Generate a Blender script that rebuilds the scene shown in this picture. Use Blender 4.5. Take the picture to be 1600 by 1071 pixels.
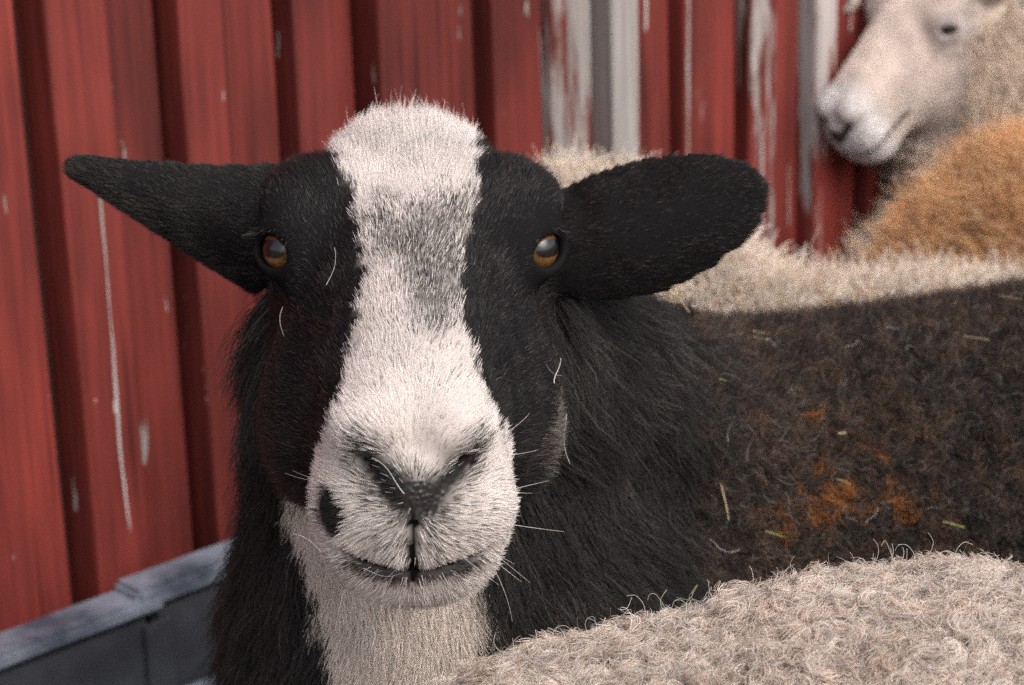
import bpy, math, random, os
import numpy as np
from mathutils import Vector, Matrix

for o in list(bpy.data.objects):
    bpy.data.objects.remove(o)
C = bpy.context.scene.collection
SC = bpy.context.scene
rng = np.random.default_rng(7)
FUR = os.environ.get('NOFUR') is None          # quick shape tests only

# ------------------------------------------------------------------ camera
PITCH = math.radians(18.0); CAMH = 1.05; FPX = 3500.0
cam = bpy.data.cameras.new('camera'); cam_o = bpy.data.objects.new('camera', cam); C.objects.link(cam_o)
cam.sensor_width = 36.0; cam.lens = FPX / 1600 * 36.0
cam.clip_start = 0.05; cam.clip_end = 2000
cam_o.location = (0, 0, CAMH); ROLL = math.radians(1.7)
cam_o.rotation_mode = 'QUATERNION'
cam_o.rotation_quaternion = (Matrix.Rotation(math.pi / 2 - PITCH, 3, 'X') @ Matrix.Rotation(-ROLL, 3, 'Z')).to_quaternion()
cam.dof.use_dof = True; cam.dof.focus_distance = 1.08; cam.dof.aperture_fstop = 12.5
SC.camera = cam_o

# ------------------------------------------------------------------ light
SUN_EL, SUN_AZ = math.radians(48), math.radians(140)   # azimuth: 0 = +Y (ahead), clockwise
w = bpy.data.worlds.new('World'); SC.world = w; w.use_nodes = True
nt = w.node_tree; nt.nodes.clear()
sky = nt.nodes.new('ShaderNodeTexSky'); sky.sky_type = 'NISHITA'; sky.sun_disc = False
sky.sun_elevation = SUN_EL; sky.sun_rotation = SUN_AZ; sky.dust_density = 4.0; sky.air_density = 1.0; sky.ozone_density = 1.0
bg = nt.nodes.new('ShaderNodeBackground'); bg.inputs[1].default_value = 0.15
wo = nt.nodes.new('ShaderNodeOutputWorld')
hs = nt.nodes.new('ShaderNodeHueSaturation'); hs.inputs['Saturation'].default_value = .5      # thin overcast
nt.links.new(sky.outputs[0], hs.inputs['Color']); nt.links.new(hs.outputs[0], bg.inputs[0]); nt.links.new(bg.outputs[0], wo.inputs[0])
sun = bpy.data.lights.new('sun', 'SUN'); sun.energy = 1.2; sun.angle = math.radians(60); sun.color = (1, .95, .88)
sun_o = bpy.data.objects.new('sun', sun); C.objects.link(sun_o); sun_o.location = (0, -2, 4)
sd = Vector((math.sin(SUN_AZ) * math.cos(SUN_EL), math.cos(SUN_AZ) * math.cos(SUN_EL), math.sin(SUN_EL)))
sun_o.rotation_euler = sd.to_track_quat('Z', 'Y').to_euler()
SC.view_settings.view_transform = 'Standard'; SC.view_settings.look = 'None'
SC.view_settings.gamma = 1.0; SC.view_settings.exposure = 0.52
SC.render.engine = 'CYCLES'
SC.cycles.max_bounces = 4; SC.cycles.diffuse_bounces = 3; SC.cycles.transparent_max_bounces = 4
SC.cycles.use_denoising = False
SC.cycles_curves.shape = 'RIBBONS'; SC.cycles_curves.subdivisions = 2

# ------------------------------------------------------------------ small helpers
sp, cp = math.sin(PITCH), math.cos(PITCH)
def c2w(X, Y, Z):                       # metres right of / above / ahead of the viewpoint -> world
    return v2w(X, Y, Z) + np.array([0, 0, CAMH])
def v2w(X, Y, Z):
    X, Y = X * math.cos(ROLL) + Y * math.sin(ROLL), Y * math.cos(ROLL) - X * math.sin(ROLL)
    return np.array([X, Z * cp + Y * sp, -Z * sp + Y * cp])
def at(px, py, Z):
    return c2w((px - 800) / FPX * Z, (535.5 - py) / FPX * Z, Z)
def unit(v):
    v = np.asarray(v, float); return v / np.linalg.norm(v)
def tag(o, label=None, cat=None, group=None, kind=None):
    if label: o['label'] = label
    if cat: o['category'] = cat
    if group: o['group'] = group
    if kind: o['kind'] = kind
    return o
def empty(name, loc):
    o = bpy.data.objects.new(name, None); C.objects.link(o); o.location = loc; o.empty_display_size = .1
    return o
def link(name, me, parent=None):
    o = bpy.data.objects.new(name, me); C.objects.link(o)
    if parent is not None:
        o.parent = parent; o.matrix_parent_inverse = Matrix.Translation(-Vector(parent.location))
    return o
def mesh_np(name, V, F, smooth=True):
    me = bpy.data.meshes.new(name)
    F = np.asarray(F)
    k = F.shape[1]
    me.vertices.add(len(V)); me.vertices.foreach_set('co', np.asarray(V, np.float32).ravel())
    me.loops.add(F.size); me.loops.foreach_set('vertex_index', F.astype(np.int32).ravel())
    me.polygons.add(len(F)); me.polygons.foreach_set('loop_start', np.arange(0, F.size, k, dtype=np.int32))
    me.polygons.foreach_set('loop_total', np.full(len(F), k, np.int32))
    me.update(calc_edges=True); me.validate()
    if smooth: me.polygons.foreach_set('use_smooth', np.ones(len(me.polygons), bool))
    return me

# value noise on points (N,3)
_perm = np.random.default_rng(3).random(65536).astype(np.float32)
def noise(P, scale=1.0, seed=0):
    Q = np.asarray(P) * scale + seed * 17.31
    i = np.floor(Q).astype(np.int64); t = (Q - i); t = t * t * (3 - 2 * t)
    out = np.zeros(len(Q))
    for dx in (0, 1):
        for dy in (0, 1):
            for dz in (0, 1):
                h = ((i[:, 0] + dx) * 73856093 ^ (i[:, 1] + dy) * 19349663 ^ (i[:, 2] + dz) * 83492791) & 65535
                wgt = (t[:, 0] if dx else 1 - t[:, 0]) * (t[:, 1] if dy else 1 - t[:, 1]) * (t[:, 2] if dz else 1 - t[:, 2])
                out += wgt * _perm[h]
    return out

# ------------------------------------------------------------------ materials
def new_mat(name):
    m = bpy.data.materials.new(name); m.use_nodes = True
    n = m.node_tree; n.nodes.clear()
    out = n.nodes.new('ShaderNodeOutputMaterial'); b = n.nodes.new('ShaderNodeBsdfPrincipled')
    n.links.new(b.outputs[0], out.inputs[0])
    return m, n, b
def fur_mat(name, rough=.55, spec=.35, sheen=0.0):
    m, n, b = new_mat(name)
    a = n.nodes.new('ShaderNodeAttribute'); a.attribute_name = 'col'
    n.links.new(a.outputs['Color'], b.inputs['Base Color'])
    b.inputs['Roughness'].default_value = rough; b.inputs['Specular IOR Level'].default_value = spec
    return m
def N(n, t, **kw):
    x = n.nodes.new(t)
    for k, v in kw.items():
        if k.startswith('i_'):
            x.inputs[int(k[2:])].default_value = v
        else: setattr(x, k, v)
    return x
def math_(n, op, a, b=None, clamp=False):
    x = n.nodes.new('ShaderNodeMath'); x.operation = op; x.use_clamp = clamp
    for i, v in enumerate((a, b)):
        if v is None: continue
        if isinstance(v, (int, float)): x.inputs[i].default_value = v
        else: n.links.new(v, x.inputs[i])
    return x.outputs[0]

M_SKIN = fur_mat('sheep_skin', .42, .2)
def _wrinkle(m):
    n = m.node_tree; b = [x for x in n.nodes if x.type == 'BSDF_PRINCIPLED'][0]
    tc = n.nodes.new('ShaderNodeTexCoord'); vo = n.nodes.new('ShaderNodeTexVoronoi'); vo.inputs['Scale'].default_value = 420; vo.feature = 'SMOOTH_F1'
    n.links.new(tc.outputs['Object'], vo.inputs['Vector'])
    bp = n.nodes.new('ShaderNodeBump'); bp.inputs['Distance'].default_value = .0012; bp.invert = True
    wa = n.nodes.new('ShaderNodeAttribute'); wa.attribute_name = 'leather'; n.links.new(wa.outputs['Fac'], bp.inputs['Strength'])
    n.links.new(math_(n, 'MULTIPLY', wa.outputs['Fac'], .35), b.inputs['Specular IOR Level'])
    n.links.new(math_(n, 'SUBTRACT', .9, math_(n, 'MULTIPLY', wa.outputs['Fac'], .55)), b.inputs['Roughness'])
    n.links.new(vo.outputs['Distance'], bp.inputs['Height']); n.links.new(bp.outputs[0], b.inputs['Normal'])
_wrinkle(M_SKIN)
M_FUR = fur_mat('fur_short', .45, .38)
M_LONG = fur_mat('fur_long', .5, .32)
M_FLEECE = fur_mat('fleece', .7, .2)

# wall boards: red paint over weathered wood
def plank_mat():
    m, n, b = new_mat('red_painted_board')
    L = n.links.new
    tc = N(n, 'ShaderNodeTexCoord')
    oi = N(n, 'ShaderNodeObjectInfo')
    def attr(nm):
        a = N(n, 'ShaderNodeAttribute', attribute_name=nm, attribute_type='OBJECT'); return a.outputs['Fac']
    sep = N(n, 'ShaderNodeSeparateXYZ'); L(tc.outputs['Object'], sep.inputs[0])
    u, v = sep.outputs[0], sep.outputs[2]
    off = N(n, 'ShaderNodeVectorMath', operation='ADD')
    cmb = N(n, 'ShaderNodeCombineXYZ'); r100 = math_(n, 'MULTIPLY', oi.outputs['Random'], 90.0)
    L(r100, cmb.inputs[0]); L(r100, cmb.inputs[1]); L(r100, cmb.inputs[2])
    L(tc.outputs['Object'], off.inputs[0]); L(cmb.outputs[0], off.inputs[1])
    def nz(sx, sz, scale, detail=6, rough=.6):
        mp = N(n, 'ShaderNodeMapping'); mp.inputs['Scale'].default_value = (sx, sx, sz)
        L(off.outputs[0], mp.inputs[0])
        t = N(n, 'ShaderNodeTexNoise'); t.inputs['Scale'].default_value = scale
        t.inputs['Detail'].default_value = detail; t.inputs['Roughness'].default_value = rough
        L(mp.outputs[0], t.inputs['Vector']); return t.outputs['Fac']
    grain = nz(1, .03, 160, 3); blot = nz(1, .35, 9, 3); peel = nz(1, .12, 26, 5, .65); fine = nz(1, .2, 260, 1)
    # paint colour
    cr = N(n, 'ShaderNodeValToRGB'); e = cr.color_ramp.elements
    e[0].position = .3; e[0].color = (.065, .012, .010, 1); e[1].position = .70; e[1].color = (.285, .045, .035, 1)
    mixv = math_(n, 'ADD', math_(n, 'MULTIPLY', grain, .45), math_(n, 'MULTIPLY', blot, .55)); L(mixv, cr.inputs[0])
    crack = N(n, 'ShaderNodeMapRange'); crack.inputs[1].default_value = .30; crack.inputs[2].default_value = .37; crack.inputs[3].default_value = .35; L(nz(1, .010, 120, 2, .5), crack.inputs[0])
    ck = N(n, 'ShaderNodeVectorMath', operation='SCALE'); L(cr.outputs[0], ck.inputs[0]); L(crack.outputs[0], ck.inputs['Scale'])
    # bare wood
    wr = N(n, 'ShaderNodeValToRGB'); e = wr.color_ramp.elements
    e[0].position = .3; e[0].color = (.27, .23, .21, 1); e[1].position = .7; e[1].color = (.52, .48, .46, 1)
    L(grain, wr.inputs[0])
    # wear: patches with ragged edges + two running cracks per board
    wear = math_(n, 'ADD', attr('peel'), math_(n, 'MULTIPLY', math_(n, 'SUBTRACT', peel, .5), 1.6))
    def streak(i):
        d = math_(n, 'ABSOLUTE', math_(n, 'SUBTRACT', u, math_(n, 'ADD', attr(f'su{i}'), math_(n, 'MULTIPLY', math_(n, 'SUBTRACT', blot, .5), .02))))
        a = math_(n, 'SUBTRACT', 1.0, math_(n, 'DIVIDE', d, attr(f'sw{i}')))
        lo = math_(n, 'MULTIPLY', math_(n, 'SUBTRACT', v, attr(f'sa{i}')), 12.0)
        hi = math_(n, 'MULTIPLY', math_(n, 'SUBTRACT', attr(f'sb{i}'), v), 12.0)
        a = math_(n, 'MINIMUM', a, math_(n, 'MINIMUM', lo, hi))
        return math_(n, 'ADD', a, math_(n, 'MULTIPLY', math_(n, 'SUBTRACT', peel, .52), 3.2))
    fleck = math_(n, 'MULTIPLY', math_(n, 'SUBTRACT', nz(1, .16, 75, 4, .6), .672), 9.0)
    wear = math_(n, 'MAXIMUM', math_(n, 'MAXIMUM', wear, fleck), math_(n, 'MAXIMUM', streak(0), math_(n, 'MAXIMUM', streak(1), streak(2))))
    sm = N(n, 'ShaderNodeMapRange'); sm.inputs[1].default_value = .28; sm.inputs[2].default_value = .40
    L(wear, sm.inputs[0])
    mx = N(n, 'ShaderNodeMix', data_type='RGBA'); L(sm.outputs[0], mx.inputs[0]); L(ck.outputs[0], mx.inputs[6]); L(wr.outputs[0], mx.inputs[7])
    tv = N(n, 'ShaderNodeMapRange'); tv.inputs[3].default_value = .72; tv.inputs[4].default_value = 1.12; L(oi.outputs['Random'], tv.inputs[0])
    sc_ = N(n, 'ShaderNodeVectorMath', operation='SCALE'); L(mx.outputs[2], sc_.inputs[0]); L(tv.outputs[0], sc_.inputs['Scale'])
    L(sc_.outputs[0], b.inputs['Base Color'])
    b.inputs['Roughness'].default_value = .6; b.inputs['Specular IOR Level'].default_value = .3
    h = math_(n, 'SUBTRACT', math_(n, 'ADD', math_(n, 'MULTIPLY', grain, .6), math_(n, 'MULTIPLY', fine, .2)), math_(n, 'MULTIPLY', sm.outputs[0], .7))
    bp = N(n, 'ShaderNodeBump'); bp.inputs['Strength'].default_value = .5; bp.inputs['Distance'].default_value = .003
    L(h, bp.inputs['Height']); L(bp.outputs[0], b.inputs['Normal'])
    return m
M_PLANK = plank_mat()
def noise_mat(name, c0, c1, scale, rough=.7, bump=.3, dist=.004, stretch=(1, 1, 1), metal=0):
    m, n, b = new_mat(name); L = n.links.new
    tc = N(n, 'ShaderNodeTexCoord'); mp = N(n, 'ShaderNodeMapping'); mp.inputs['Scale'].default_value = stretch
    L(tc.outputs['Object'], mp.inputs[0])
    t = N(n, 'ShaderNodeTexNoise'); t.inputs['Scale'].default_value = scale; t.inputs['Detail'].default_value = 8; t.inputs['Roughness'].default_value = .65
    L(mp.outputs[0], t.inputs['Vector'])
    cr = N(n, 'ShaderNodeValToRGB'); e = cr.color_ramp.elements
    e[0].position = .32; e[0].color = (*c0, 1); e[1].position = .68; e[1].color = (*c1, 1); L(t.outputs['Fac'], cr.inputs[0])
    L(cr.outputs[0], b.inputs['Base Color']); b.inputs['Roughness'].default_value = rough; b.inputs['Metallic'].default_value = metal
    bp = N(n, 'ShaderNodeBump'); bp.inputs['Strength'].default_value = bump; bp.inputs['Distance'].default_value = dist
    L(t.outputs['Fac'], bp.inputs['Height']); L(bp.outputs[0], b.inputs['Normal'])
    return m
M_GROUND = noise_mat('trodden_earth', (.06, .045, .03), (.16, .12, .08), 9, .95, .8, .02)
M_BACK = noise_mat('dark_batten_gap', (.02, .008, .007), (.05, .014, .012), 20)
M_PANEL = noise_mat('dark_grey_board', (.018, .020, .026), (.06, .064, .075), 7, .6, .3)
M_CAP = noise_mat('pale_worn_capping', (.05, .06, .085), (.22, .24, .295), 18, .5, .3, .003)
M_HOOF = noise_mat('hoof', (.02, .018, .015), (.05, .04, .035), 60, .6)

def eye_mat(name, iris, dark):
    m, n, b = new_mat(name); L = n.links.new
    tc = N(n, 'ShaderNodeTexCoord'); s = N(n, 'ShaderNodeSeparateXYZ'); L(tc.outputs['Object'], s.inputs[0])
    # local z = gaze, x = along the lid slit, y = up; unit sphere
    rad = math_(n, 'SQRT', math_(n, 'ADD', math_(n, 'MULTIPLY', s.outputs[0], s.outputs[0]), math_(n, 'MULTIPLY', s.outputs[1], s.outputs[1])))
    px = math_(n, 'POWER', math_(n, 'ABSOLUTE', math_(n, 'DIVIDE', s.outputs[0], .60)), 2.5)
    py = math_(n, 'POWER', math_(n, 'ABSOLUTE', math_(n, 'DIVIDE', s.outputs[1], .34)), 2.5)
    pup = math_(n, 'ADD', px, py)
    pr = N(n, 'ShaderNodeMapRange'); pr.inputs[1].default_value = .8; pr.inputs[2].default_value = 1.25; L(pup, pr.inputs[0])
    t = N(n, 'ShaderNodeTexNoise'); t.inputs['Scale'].default_value = 9; t.inputs['Detail'].default_value = 5; L(tc.outputs['Object'], t.inputs['Vector'])
    cr = N(n, 'ShaderNodeValToRGB'); e = cr.color_ramp.elements
    e[0].position = .3; e[0].color = (iris[0] * .45, iris[1] * .4, iris[2] * .35, 1); e[1].position = .65; e[1].color = (*iris, 1); L(t.outputs['Fac'], cr.inputs[0])
    m1 = N(n, 'ShaderNodeMix', data_type='RGBA'); m1.inputs[6].default_value = (.004, .004, .006, 1); L(pr.outputs[0], m1.inputs[0]); L(cr.outputs[0], m1.inputs[7])
    er = N(n, 'ShaderNodeMapRange'); er.inputs[1].default_value = .68; er.inputs[2].default_value = .80; L(rad, er.inputs[0])
    m2 = N(n, 'ShaderNodeMix', data_type='RGBA'); m2.inputs[7].default_value = (*dark, 1); L(er.outputs[0], m2.inputs[0]); L(m1.outputs[2], m2.inputs[6])
    L(m2.outputs[2], b.inputs['Base Color']); b.inputs['Roughness'].default_value = .25
    b.inputs['Coat Weight'].default_value = .65; b.inputs['Coat Roughness'].default_value = .02; b.inputs['Coat IOR'].default_value = 1.45
    return m
M_EYE = eye_mat('amber_eye', (.22, .105, .032), (.03, .018, .012))
M_EYE2 = eye_mat('brown_eye', (.16, .085, .03), (.03, .02, .014))

# ------------------------------------------------------------------ setting: ground
me = bpy.data.meshes.new('ground'); S = 400
me.from_pydata([(-S, -S, 0), (S, -S, 0), (S, S, 0), (-S, S, 0)], [], [(0, 1, 2, 3)])
g = link('ground', me); me.materials.append(M_GROUND); tag(g, kind='structure')

# ------------------------------------------------------------------ barn wall
TH = math.radians(46.5); WD = np.array([math.sin(TH), math.cos(TH), 0.0]); WN = np.array([math.cos(TH), -math.sin(TH), 0.0])  # WN faces the camera side
W0 = np.array([0.0, 2.25, 0.0])
def wall_s(px, py=0, off=.034):
    d = v2w((px - 800) / FPX, (535.5 - py) / FPX, 1.0); o = np.array([0, 0, CAMH])
    t = ((W0 + WN * off - o) @ WN) / (d @ WN); p = o + d * t
    return (p - W0) @ WD, p[2]
WALLH = 2.6
wall_root = empty('barn_wall', W0); tag(wall_root, 'red painted board and batten barn wall with peeling paint', 'wall')
wall_root.rotation_euler = (0, 0, math.pi / 2 - TH)
def rounded_plank(wd, th, z0, z1, seed, r=.003, nseg=9):
    # local x = along wall 0..wd, local y = out of the wall (negative y towards camera), z up
    rr = random.Random(seed)
    prof = [(0, 0), (0, -th + r), (r * .3, -th + r * .3), (r, -th), (wd - r, -th), (wd - r * .3, -th + r * .3), (wd, -th + r), (wd, 0)]
    V, F = [], []
    for i in range(nseg + 1):
        z = z0 + (z1 - z0) * i / nseg
        j0, j1, jt = rr.uniform(-.0012, .0012), rr.uniform(-.0012, .0012), rr.uniform(-.0015, .0015)
        for x, y in prof:
            V.append((x + (j0 if x < wd / 2 else j1), y + (jt if y < -th / 2 else 0), z))
    k = len(prof)
    for i in range(nseg):
        for j in range(k - 1):
            a = i * k + j; F.append((a, a + k, a + k + 1, a + 1))
    F.append(tuple(range(k))[::-1]); F.append(tuple(range(nseg * k, nseg * k + k)))
    m = bpy.data.meshes.new('plank'); m.from_pydata(V, [], F); m.update(); m.materials.append(M_PLANK)
    return m
WALLBASE = .12
# (left px, right px, proud m, peel, streaks [(px, width px, y top, y bottom)])   measured along the image top
PL = [(-420, -250, 0, -.1, []), (-238, -160, .02, -.1, []), (-160, 25, 0, -.08, [(-30, 4, 500, 600)]),
      (58, 150, .016, -.12, [(95, 8, 320, 580), (168, 3.5, 240, 900), (132, 14, 560, 640)]), (150, 238, .004, -.1, [(232, 5, 165, 245), (222, 9, 665, 735), (262, 4, 440, 520)]),
      (264, 342, .019, -.16, [(297, 3.0, 380, 860)]), (342, 426, .002, -.14, []),
      (444, 506, .016, -.15, []), (507, 566, -.012, -.2, []), (570, 681, .022, -.22, []), (683, 758, -.014, -.2, [(740, 4, 0, 40)]),
      (772, 848, .002, -.16, [(848, 3, -40, 300)]), (850, 912, .014, .36, []), (914, 943, -.014, -.16, []), (944, 986, .014, .62, []),
      (988, 1049, .0, .0, [(1015, 4.5, -60, 85)]), (1060, 1108, .012, .16, [(1066, 7, -100, 600)]), (1109, 1153, .0, -.02, []),
      (1164, 1204, .013, .17, [(1180, 6, 150, 700)]), (1205, 1254, .0, -.03, [(1238, 3, 200, 400)]), (1269, 1301, .012, .3, []), (1302, 1346, .0, -.1, []),
      (1356, 1386, .012, .1, []), (1387, 1430, 0, -.1, []), (1439, 1468, .012, .15, []), (1469, 1510, 0, -.08, []), (1519, 1546, .012, 0, []),
      (1547, 1588, 0, -.1, []), (1597, 1622, .012, .1, []), (1623, 1662, 0, -.1, []), (1670, 1694, .012, 0, []), (1695, 1735, 0, -.1, [])]
extra = []
sL = wall_s(-420)[0]; k = 0
while sL > -2.2:                      # boards beyond the frame on the left
    extra.append((sL - .012 - .115, .115, (0 if k % 2 else .016), -.1)); sL -= .128; k += 1
sR = wall_s(1735)[0]
while sR < 2.6:
    extra.append((sR + .008, .05, .013, .0)); extra.append((sR + .0595, .06, 0, -.1)); sR += .128
def add_plank(s0, wd, proud, peel, streaks, i):
    m = rounded_plank(wd, .03 + proud, WALLBASE, WALLH + (i % 3) * .004, i)
    o = bpy.data.objects.new('plank', m); C.objects.link(o); o.parent = wall_root
    o.location = (s0, 0, 0); o['peel'] = float(peel)
    for q in range(3):
        if q < len(streaks):
            cx, wpx, yt, yb = streaks[q]
            o[f'su{q}'] = wall_s(cx, max(0, (yt + yb) / 2))[0] - s0; o[f'sw{q}'] = wpx / 1700.0
            o[f'sa{q}'] = wall_s(cx, yb)[1]; o[f'sb{q}'] = wall_s(cx, yt)[1]
        else:
            o[f'su{q}'] = 9.0; o[f'sw{q}'] = .001; o[f'sa{q}'] = 0.0; o[f'sb{q}'] = .01
for i, (a, b_, proud, peel, st) in enumerate(PL):
    s0 = wall_s(a)[0]; add_plank(s0, wall_s(b_)[0] - s0, proud, peel, st, i)
for i, (s0, wd, proud, peel) in enumerate(extra):
    add_plank(s0, wd, proud, peel, [], 100 + i)
def box(name, x0, x1, y0, y1, z0, z1, mat, parent, bev=.004):
    import bmesh
    bm = bmesh.new(); bmesh.ops.create_cube(bm, size=1)
    for v in bm.verts:
        v.co = ((x0 + x1) / 2 + v.co.x * (x1 - x0), (y0 + y1) / 2 + v.co.y * (y1 - y0), (z0 + z1) / 2 + v.co.z * (z1 - z0))
    if bev: bmesh.ops.bevel(bm, geom=bm.edges[:], offset=bev, segments=2, affect='EDGES')
    m = bpy.data.meshes.new(name); bm.to_mesh(m); bm.free(); m.materials.append(mat)
    o = bpy.data.objects.new(name, m); C.objects.link(o); o.parent = parent
    return o
box('backing', -2.4, 2.75, -.002, .06, 0, WALLH - .01, M_BACK, wall_root, 0)

# low board rail standing at the wall foot
rail = empty('foot_rail', W0); tag(rail, 'low dark grey board rail with pale worn capping along the barn wall foot', 'rail')
rail.rotation_euler = wall_root.rotation_euler
RS = wall_s(172, 920)[0]; RZ = wall_s(172, 890)[1]
box('side_board', -2.2, RS - .004, -.098, -.066, .0, RZ - .022, M_PANEL, rail)
box('side_board', RS + .004, 2.4, -.095, -.066, .0, RZ - .0185, M_PANEL, rail)
box('capping', -2.2, RS + .012, -.104, -.06, RZ - .021, RZ - .006, M_CAP, rail)
box('capping', RS - .014, 2.4, -.101, -.06, RZ - .0175, RZ + .0025, M_CAP, rail)
box('lower_ledge', -2.2, 2.4, -.19, -.1015, .0, RZ - .10, M_CAP, rail)
box('joint_strap', RS - .012, RS + .018, -.1035, -.0985, .1, RZ - .03, M_PANEL, rail, .001)

# ------------------------------------------------------------------ signed distance shapes
def cone(P, a, b, ra, rb):
    a = np.asarray(a, np.float32); b = np.asarray(b, np.float32); ba = b - a
    x, y, z = P
    h = ((x - a[0]) * ba[0] + (y - a[1]) * ba[1] + (z - a[2]) * ba[2]) / float(ba @ ba)
    h = np.clip(h, 0, 1)
    d = np.sqrt((x - a[0] - ba[0] * h) ** 2 + (y - a[1] - ba[1] * h) ** 2 + (z - a[2] - ba[2] * h) ** 2)
    return d - (ra + (rb - ra) * h)
def ell(x, y, z, c, r):
    n = np.sqrt(((x - c[0]) / r[0]) ** 2 + ((y - c[1]) / r[1]) ** 2 + ((z - c[2]) / r[2]) ** 2)
    return (n - 1) * min(r)
def smin(a, b, k):
    h = np.clip(.5 + .5 * (b - a) / k, 0, 1)
    return b + (a - b) * h - k * h * (1 - h)
def smax(a, b, k): return -smin(-a, -b, k)

HS = np.array([  # f,    top,   bot,   width at top, width low
    (-.125, -.010, -.030, .012, .012),
    (-.112, .008, -.060, .030, .034),
    (-.090, .026, -.095, .042, .050),
    (-.055, .038, -.118, .053, .062),
    (-.015, .041, -.128, .060, .069),
    (.025, .043, -.128, .058, .071),
    (.060, .038, -.120, .047, .069),
    (.095, .033, -.108, .042, .058),
    (.125, .028, -.098, .041, .050),
    (.150, .021, -.093, .041, .047),
    (.170, .010, -.089, .038, .042),
    (.184, -.006, -.082, .030, .033),
    (.193, -.024, -.074, .019, .020),
    (.197, -.035, -.058, .008, .008)])
def interp(f, col):
    # smooth (pchip-like) table lookup
    x = np.linspace(HS[0, 0], HS[-1, 0], 400)
    y = np.interp(x, HS[:, 0], HS[:, col]); kk = np.hanning(21); kk /= kk.sum()
    yp = np.pad(y, 10, mode='edge'); ys = np.convolve(yp, kk, 'valid')
    return np.interp(f, x, ys).astype(np.float32)
EYE_R = .0138
EYE_C = np.array([.0625, .005, .005])
EYE_G = unit([.62, .68, .36])
def eye_axes(s):
    gz = EYE_G * np.array([s, 1, 1]); h = np.array([s * -.6, .68, .17]); h = unit(h - gz * (h @ gz)); v = np.cross(gz, h) * (-s)
    v = unit(v); v = v if v[2] > 0 else -v
    return gz, h, v
def head_sdf(r, f, u, carve=True, lid=1.0):
    fc = np.clip(f, HS[0, 0], HS[-1, 0])
    top, bot, wt, wb = (interp(fc, k) for k in (1, 2, 3, 4))
    mid = top * .45 + bot * .55
    up = u - mid
    hh = np.where(up > 0, top - mid, mid - bot)
    t = np.clip(up / np.maximum(hh, 1e-3), -1, 1)
    hw = wb + (wt - wb) * np.clip(t * .5 + .5, 0, 1) ** 1.2
    p = 2.35
    n = (np.abs(r / hw) ** p + np.abs(up / hh) ** p) ** (1 / p)
    d = (n - 1) * np.minimum(hw, hh) * .9
    df = np.maximum(np.maximum(f - HS[-1, 0], HS[0, 0] - f), 0)
    d = np.where(df > 0, np.sqrt(np.maximum(d, 0) ** 2 + df ** 2) + np.minimum(d, 0) * 0, d)
    ar = np.abs(r)
    d = smin(d, ell(ar, f, u, (.047, -.022, .018), (.026, .032, .022)), .02)
    d = smin(d, ell(ar, f, u, (.056, -.012, .024), (.021, .024, .012)), .012)
    d = smin(d, ell(ar, f, u, (.0, -.080, .014), (.038, .032, .022)), .02)       # poll      # brow
    d = smin(d, ell(ar, f, u, (.056, .0, .004), (.019, .027, .024)), .012)       # orbit
    d = smin(d, ell(ar, f, u, (.048, .035, -.075), (.029, .05, .042)), .02)       # jaw muscle
    d = smin(d, ell(ar, f, u, (.021, .168, -.047), (.026, .025, .026)), .012)    # lip pads
    d = smin(d, ell(ar, f, u, (.0, .156, -.084), (.036, .028, .019)), .018)      # chin
    d = smin(d, ell(ar, f, u, (.018, .165, -.002), (.018, .023, .015)), .01)     # nostril wings
    d = smin(d, ell(ar, f, u, (.0, .184, -.024), (.014, .013, .014)), .008)      # nose pad
    for s in (1, -1):
        q = EYE_C * np.array([s, 1, 1])
        d = smin(d, np.sqrt((r - q[0]) ** 2 + (f - q[1]) ** 2 + (u - q[2]) ** 2) - (EYE_R + .0022), .005)
    for s in (1, -1):                      # lid rims, the upper one heavier
        q = EYE_C * np.array([s, 1, 1]); gz, h, v = eye_axes(s)
        x, y, z = r - q[0], f - q[1], u - q[2]
        a = x * gz[0] + y * gz[1] + z * gz[2]; b = x * h[0] + y * h[1] + z * h[2]; c = x * v[0] + y * v[1] + z * v[2]
        rho = np.sqrt((b / .0132) ** 2 + ((c + .0006) / .0112) ** 2)
        up_ = np.clip(c / .011, -1, 1)
        rim = np.sqrt(((rho - 1) * .0118) ** 2 + (a - .0088 - .0022 * np.maximum(up_, 0)) ** 2) - (.0028 + .0016 * np.maximum(up_, 0))
        d = smin(d, rim, .005)
    if not carve: return d
    d0 = d
    # mouth: a ragged slit running round the muzzle
    um = -.064 + .24 * r * r / .05
    sl = np.maximum(np.abs(u - um) - .0010, np.maximum(-(d0 + .007), np.maximum(.13 - f, np.abs(r) - .034)))
    d = smax(d, -sl, .003)
    # philtrum
    ph = np.maximum(np.maximum(np.abs(r) - .0009, -(d0 + .005)), np.maximum(np.maximum(u + .034, -.063 - u), .15 - f))
    d = smax(d, -ph, .003)
    # nostrils: slanted commas
    seg = cone((ar, f, u), (.0245, .178, -.006), (.0090, .199, -.030), .0027, .0028)
    d = smax(d, -seg, .0028)
    seg = cone((ar, f, u), (.0250, .174, -.002), (.0285, .160, .013), .0030, .0012)
    d = smax(d, -seg, .003)
    for s in (1, -1):                      # lid openings
        q = EYE_C * np.array([s, 1, 1]); gz, h, v = eye_axes(s)
        x, y, z = r - q[0], f - q[1], u - q[2]
        a = x * gz[0] + y * gz[1] + z * gz[2]; b = x * h[0] + y * h[1] + z * h[2]; c = x * v[0] + y * v[1] + z * v[2]
        alm = (np.sqrt((b / .0122) ** 2 + ((c + .0016) / (.0080 * lid)) ** 2) - 1) * .0080 * lid
        op = np.maximum(np.maximum(alm, -a), np.sqrt(x * x + y * y + z * z) - .024)
        d = smax(d, -op, .002)
    return d
LEAF = [.62, .82, .97, 1.0, .88, .68, .47, .22]
SPEAR = [1.28, 1.14, .93, .70, .49, .35, .27, .18]
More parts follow.
